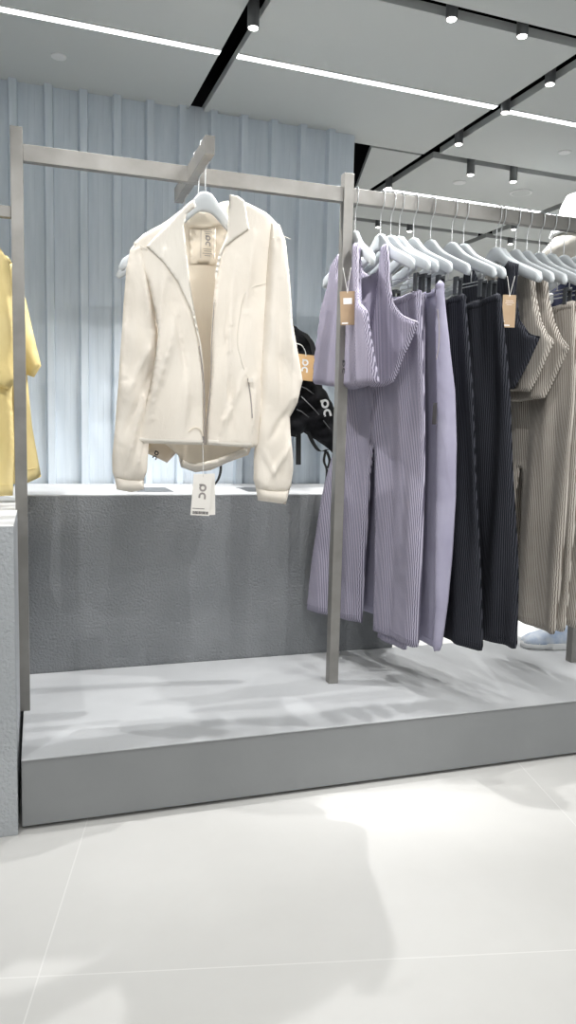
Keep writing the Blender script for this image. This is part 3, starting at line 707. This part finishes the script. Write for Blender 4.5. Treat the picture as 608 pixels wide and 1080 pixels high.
def seam(parent, pts, f, off, r=.0011, mat='cream_smooth', name='seam'):
    q = catmull([(s, f(s, z)-off, z) for s, z in jl(pts)], 6)
    obj(name, tube(bmesh.new(), q, r, 6), mat, parent, True)
seam(S1, [(139, 264), (146, 260), (154, 265)], fS1, .033)
seam(S2, [(280, 257), (289, 255), (299, 258)], fS2, .042)
seam(Rp, [(277, 301), (264, 305), (254, 313), (249, 335), (246, 362), (251, 385), (257, 400)], fRF, .008)
seam(Rp, [(257, 400), (260, 420), (261, 441)], fRF, .008, .0018, 'print_grey', 'pocket_zip')
seam(Lp, [(213.5, 469), (213.8, 440), (213, 405), (208.5, 366)], fLF, .009, .0016, 'print_grey', 'zip_tape')
seam(Rp, [(216, 469), (217.5, 440), (220.5, 402), (221.5, 360), (223.5, 320)], fRF, .008, .0013, 'print_grey', 'zip_tape')
seam(Lp, [(196, 455), (202, 451), (209, 453), (212, 460)], fLF, .012, .0016, 'cream_in', 'cord_loop')
p = px(212, 463, JY, JR); obj('zip_pull', bx(p.x-.003, p.x+.003, -.030, -.026, p.z-.010, p.z+.008, bev=.001), 'print_grey', J)
p = px(258, 402, JY, JR); obj('pocket_puller', bx(p.x-.004, p.x+.010, -.062, -.056, p.z-.006, p.z+.006, bev=.001), 'cream_smooth', J)
# swing tag
p = px(213, 500, JY, JR); q = px(211, 455, JY, JR)
tg = card(J, 'price_tag', (p.x, -.020, p.z), .058, .122, 'paper', .08, .07)
tg2 = card(J, 'inner_tag', (p.x+.009, -.014, p.z+.002), .058, .124, 'paper', .12, -.02)
obj('string', tube(bmesh.new(), catmull([(p.x, -.021, p.z-.006), (p.x-.002, -.024, (p.z+q.z)/2), (q.x+.003, -.012, q.z)], 6), .0011, 5), 'string', J, True)
o = obj('logo', logo_bm(.050), 'print_grey', tg); o.location = (.002, -.0007, -.052)
bm = bmesh.new(); x_ = -.024
r = random.Random(4)
while x_ < .024:
    wd = r.choice((.0007, .0012, .002)); box(bm, x_, x_+wd, -.0011, -.0005, -.118, -.1095); x_ += wd+r.choice((.0006, .001))
box(bm, -.025, .012, -.0011, -.0005, -.1025, -.1010); obj('barcode', bm, 'print', tg)

# the beige jacket behind it
K = thing('beige_jacket', 'beige jacket hidden behind the cream one, only its lower corner showing', 'jacket', (.43, 2.335, 1.912))
kr = (.43, 2.335, 1.912)
kb = px2([(205, 216), (232, 218), (262, 240), (285, 270), (262, 300), (256, 400), (252, 455), (200, 460), (193, 470), (176, 488), (168, 484), (155, 478), (157, 455), (166, 420), (168, 330), (165, 262), (185, 235)], 2.335, kr)
kb_o = obj('body', pillow(kb, .030, .014, lambda s, z: .006*math.sin(s*40), er=.014), 'beige', K, True)
p = px(163, 480, 2.335, kr); o = obj('logo', logo_bm(.030), 'print', K); o.location = (p.x, -.024, p.z); o.rotation_euler = (0, .4, 0)

# ------------------------------------------------------------------ backpack hung on the wall
BY = 3.10
BR = (1.05, BY, 1.50)
BP = thing('black_backpack', 'black nylon backpack with hanging straps and an orange card tag, against the corrugated wall', 'backpack', BR)
def bl(pts, dy=0): return px2(pts, BY+dy, BR)
rr_ = random.Random(9)
def bf(s, z): return .012*math.sin(s*55+z*20)+.010*math.sin(z*70-s*30)
obj('main_bag', pillow(bl([(262, 372), (300, 395), (318, 396), (334, 400), (343, 412), (350, 424), (354, 445), (355, 462), (350, 478), (342, 470), (330, 462), (322, 456), (312, 461), (302, 459), (280, 470), (255, 462), (248, 430), (252, 395)]), .13, .014, bf, er=.07), 'nylon', BP, True)
obj('top_flap', pillow(bl([(268, 372), (280, 350), (300, 340), (314, 344), (324, 352), (331, 362), (330, 372), (326, 392), (322, 402), (296, 398), (275, 392)]), .12, .012, bf, er=.06), 'nylon', BP, True)
obj('carry_strap', ribbon(bmesh.new(), catmull([tuple(px(x, y, BY-.065, BR)) for x, y in ((321, 352), (329, 362), (333, 380), (335, 395), (338, 410))], 6), (1, 0, 0), .022, .004), 'strap', BP)
obj('buckle', bx(*(lambda p: (p.x-.02, p.x+.012, -.085, -.070, p.z-.012, p.z+.012))(px(333, 366, BY, BR)), bev=.003), 'strap', BP)
for nm, pts, wd in (('webbing_strap', ((315, 452), (315, 470), (315, 490)), .022), ('webbing_strap', ((325, 455), (331, 468), (338, 476), (346, 474)), .018),
                    ('webbing_strap', ((344, 474), (342, 486), (345, 496), (344, 512)), .010), ('webbing_strap', ((345, 476), (348, 486), (346, 494)), .012),
                    ('webbing_strap', ((228, 475), (233, 490), (231, 504), (224, 514)), .010)):
    obj(nm, ribbon(bmesh.new(), catmull([tuple(px(x, y, BY-.03, BR)) for x, y in pts], 6), (1, 0, 0), wd, .004), 'strap', BP)
obj('logo', logo_bm(.085, .002), 'print_white', BP)
lg = [c for c in BP.children if c.name.startswith('logo')][0]; p = px(344, 431, BY-.078, BR); lg.location = (p.x, -.080, p.z); lg.rotation_euler = (0, -.30, .2)
for (x0, y0, x1, y1) in ((312, 405, 334, 418), (308, 430, 326, 440), (318, 418, 348, 452)):
    a = px(x0, y0, BY-.075, BR); c = px(x1, y1, BY-.075, BR)
    obj('zip', tube(bmesh.new(), [a, (a+c)/2+Vector((0, -.006, .006)), c], .0022, 6), 'fixture', BP, True)
p = px(323, 374, BY-.10, BR)
tg = card(BP, 'price_tag', (p.x, -.10, p.z), .075, .106, 'kraft_orange', -.15, .07)
o = obj('logo', logo_bm(.06), 'print_white', tg); o.location = (0, -.0007, -.048)
obj('string', tube(bmesh.new(), catmull([tuple(px(x, y, BY-.10, BR)) for x, y in ((311, 362), (318, 364), (322, 370), (323, 376))], 5), .0018, 5), 'string', BP, True)
obj('hang_loop', tube(bmesh.new(), catmull([tuple(px(x, y, BY, BR)) for x, y in ((280, 352), (280, 335), (286, 330), (292, 336), (292, 350))], 5), .005, 6), 'strap', BP, True)
hk = px(286, 331, BY)
hkw = thing('wall_hook', 'grey wall hook that carries the backpack, hidden behind the cream jacket', 'hook', (hk.x, WY-.022, hk.z))
obj('back_plate', bx(-.02, .02, -.004, 0, -.03, .03, bev=.002), 'fixture', hkw)
obj('peg', tube(bmesh.new(), [(0, -.004, 0), (0, BY-WY+.0, .004), (0, BY-WY-.01, .02)], .005, 8), 'fixture', hkw, True)

# ------------------------------------------------------------------ yellow shirts
def shirt(loc, label, pts_body, sleeves, seams=(), mat='yellow', seed=1):
    T = thing('yellow_shirt', label, 'shirt', loc, 0, 'yellow shirts on the side rail')
    r = random.Random(seed); a = r.uniform(0, 6)
    f = lambda s, z: .012*math.sin(s*42+a+z*3)*min(1, max(.2, -z*2))
    obj('body', pillow(px2(pts_body, loc[1], loc), .035, .012, f, er=.016), mat, T, True)
    for (xa, ya), (xb, yb) in seams:
        a_ = px(xa, ya, loc[1], loc); c_ = px(xb, yb, loc[1], loc)
        pts = [a_+(c_-a_)*i/14 for i in range(15)]
        obj('hem_seam', tube(bmesh.new(), [(p.x, f(p.x, p.z)-.0182, p.z) for p in pts], .0012, 5), mat, T, True)
    for sp_, dy in sleeves:
        so = obj('sleeve', pillow(px2(sp_, loc[1]+dy, loc), .055, .010, lambda s, z: dy+.006*math.sin(s*50+z*30), er=.026), mat, T, True)
    return T
hanger((-.302, 2.50, 1.733), 0, 'pale grey hanger of the front yellow shirt, out at the side rail', 'hangers of the yellow shirts')
hanger((-.302, 2.66, 1.733), 0, 'pale grey hanger of the rear yellow shirt, out at the side rail', 'hangers of the yellow shirts')
shirt((-.30, 2.51, 1.60), 'front yellow short sleeved shirt at the left edge, wide sleeve folded over', [(-110, 255), (-60, 246), (-25, 252), (0, 263), (10, 275), (14, 330), (13, 420), (15, 470), (13.5, 523), (-60, 526), (-130, 524), (-130, 380), (-130, 270)],
      [([(0, 262), (10, 276), (14, 330), (17, 380), (20, 402), (8, 411), (-8, 405), (-10, 340), (-8, 290)], -.02)], seams=(((-40, 512), (11, 511)),), seed=3)
shirt((-.28, 2.67, 1.60), 'rear yellow short sleeved shirt, its sleeve and hem showing beyond the left post', [(-90, 262), (-20, 262), (8, 270), (20, 290), (26, 350), (29, 400), (34, 450), (43.5, 503), (30, 509), (0, 512), (-90, 510), (-110, 380)],
      [([(8, 272), (18, 286), (27, 315), (36, 355), (43.5, 386), (36, 398), (22, 393), (8, 386), (4, 330)], -.012)], seams=(((0, 500), (40, 493)),), seed=5)

# ------------------------------------------------------------------ beyond the platform
pl = thing('round_plinth', 'low white round plinth under the mannequin, behind the platform', 'display plinth', (2.72, 3.35, 0))
bm = bmesh.new(); loft(bm, [(0, 0, .012, .46, .46), (0, 0, .088, .46, .46), (0, 0, .092, .457, .457)], 48); obj('drum', bm, 'white', pl)
bm = bmesh.new(); loft(bm, [(0, 0, 0, .44, .44), (0, 0, .012, .44, .44)], 48); obj('base', bm, 'fixture', pl)
SNEAK = (2.10, 2.635, .203)
sh = thing('sneaker', 'white and pale blue sneaker on the platform under the taupe trousers by the right post', 'shoe', SNEAK, math.radians(-14))
def shoe(root):
    bm = bmesh.new(); R = []
    for s, hw, h in ((-.145, .020, .030), (-.135, .036, .045), (-.11, .046, .058), (-.07, .050, .068), (-.03, .048, .085), (.01, .043, .105), (.05, .040, .112), (.09, .040, .115), (.125, .036, .118), (.14, .022, .100)):
        R.append([(s, hw*math.cos(a), .022+(h-.022)*max(0, math.sin(a))**.8) for a in [PI*k/12 for k in range(13)]])
    V = [[bm.verts.new(p) for p in row] for row in R]
    for i in range(len(V)-1):
        for k in range(12): bm.faces.new((V[i][k], V[i][k+1], V[i+1][k+1], V[i+1][k]))
        bm.faces.new((V[i][0], V[i+1][0], V[i+1][12], V[i][12]))
    bm.faces.new(V[0]); bm.faces.new(V[-1][::-1])
    obj('upper', bm, 'blueknit', root, True)
    bm = bmesh.new(); pr = [(-.155, .0), (-.14, .036), (-.09, .052), (-.03, .050), (.04, .043), (.11, .043), (.148, .03), (.155, 0), (.148, -.03), (.11, -.043), (.04, -.043), (-.03, -.050), (-.09, -.052), (-.14, -.036)]
    prism(bm, pr, 0, .026); bmesh.ops.bevel(bm, geom=list(bm.edges), offset=.004, segments=2, affect='EDGES'); obj('sole', bm, 'white', root, True)
    bm = bmesh.new(); loft(bm, [(.075, 0, .10, .05, .030), (.08, 0, .124, .055, .034), (.08, 0, .126, .045, .026)], 16); obj('collar', bm, 'blackcloth', root, True)
    bm = bmesh.new()
    for i in range(5): tube(bm, [(-.045+i*.022, -.028, .074+i*.006), (-.04+i*.022, 0, .088+i*.007), (-.045+i*.022, .028, .074+i*.006)], .003, 6)
    obj('laces', bm, 'print', root, True)
shoe(sh)
mq = thing('mannequin', 'white mannequin with a white hat and cream neck drape, cut by the right edge', 'mannequin', (2.63, 3.30, .092))
mq.scale = (1, 1, 1.046)
bm = bmesh.new()
for sx_ in (-.09, .09):
    loft(bm, [(sx_, 0, .0, .045, .05), (sx_, 0, .10, .05, .055), (sx_, .01, .45, .058, .065), (sx_*.95, 0, .85, .085, .09), (sx_*.9, 0, .98, .09, .10)], 20)
obj('trousers', bm, 'navy', mq, True)
bm = bmesh.new(); loft(bm, [(0, 0, .93, .15, .10), (0, 0, 1.10, .14, .095), (0, 0, 1.30, .17, .11), (0, 0, 1.52, .20, .11), (0, 0, 1.60, .19, .10), (0, 0, 1.66, .10, .075), (0, 0, 1.70, .055, .06), (0, 0, 1.80, .05, .055)], 28); obj('torso', bm, 'skin_white', mq, True)
bm = bmesh.new(); loft(bm, [(0, 0, .90, .175, .125), (0, 0, 1.10, .165, .12), (0, 0, 1.35, .19, .13), (0, 0, 1.55, .225, .13), (0, 0, 1.64, .21, .12), (0, 0, 1.72, .15, .10), (0, 0, 1.78, .09, .085)], 28); obj('vest', bm, 'navy', mq, True)
bm = bmesh.new(); loft(bm, [(0, 0, 1.77, .09, .09), (-.02, 0, 1.79, .15, .14), (-.02, 0, 1.84, .19, .165), (0, 0, 1.90, .155, .15), (0, 0, 1.94, .12, .125), (0, 0, 1.945, .10, .11)], 28); obj('neck_drape', bm, 'cream_smooth', mq, True)
for sx_ in (-1, 1):
    bm = bmesh.new(); tube(bm, catmull([(sx_*.17, 0, 1.62), (sx_*.245, .0, 1.52), (sx_*.27, .01, 1.30), (sx_*.28, -.03, 1.08), (sx_*.27, -.07, .95)], 6), [.06]*3+[.052]*6+[.045]*6+[.036]*6+[.028]*4, 14); obj('arm', bm, 'skin_white', mq, True)
    bm = bmesh.new(); loft(bm, [(sx_*.27, -.075, .80, .012, .02), (sx_*.27, -.075, .86, .018, .038), (sx_*.27, -.07, .93, .022, .035), (sx_*.27, -.07, .96, .022, .026)], 12); obj('hand', bm, 'skin_white', mq, True)
bm = bmesh.new(); loft(bm, [(0, -.01, 1.80, .03, .04), (0, -.015, 1.83, .06, .075), (0, -.01, 1.90, .075, .09), (0, 0, 1.98, .08, .10), (0, 0, 2.04, .07, .09), (0, 0, 2.07, .03, .04)], 24); obj('head', bm, 'skin_white', mq, True)
bm = bmesh.new(); loft(bm, [(0, 0, 1.93, .150, .155), (0, 0, 1.935, .153, .158), (0, 0, 1.98, .135, .14), (0, 0, 2.0, .115, .125), (0, 0, 2.07, .105, .115), (0, 0, 2.12, .08, .09), (0, 0, 2.14, .03, .04)], 32); obj('bucket_hat', bm, 'capwhite', mq, True)
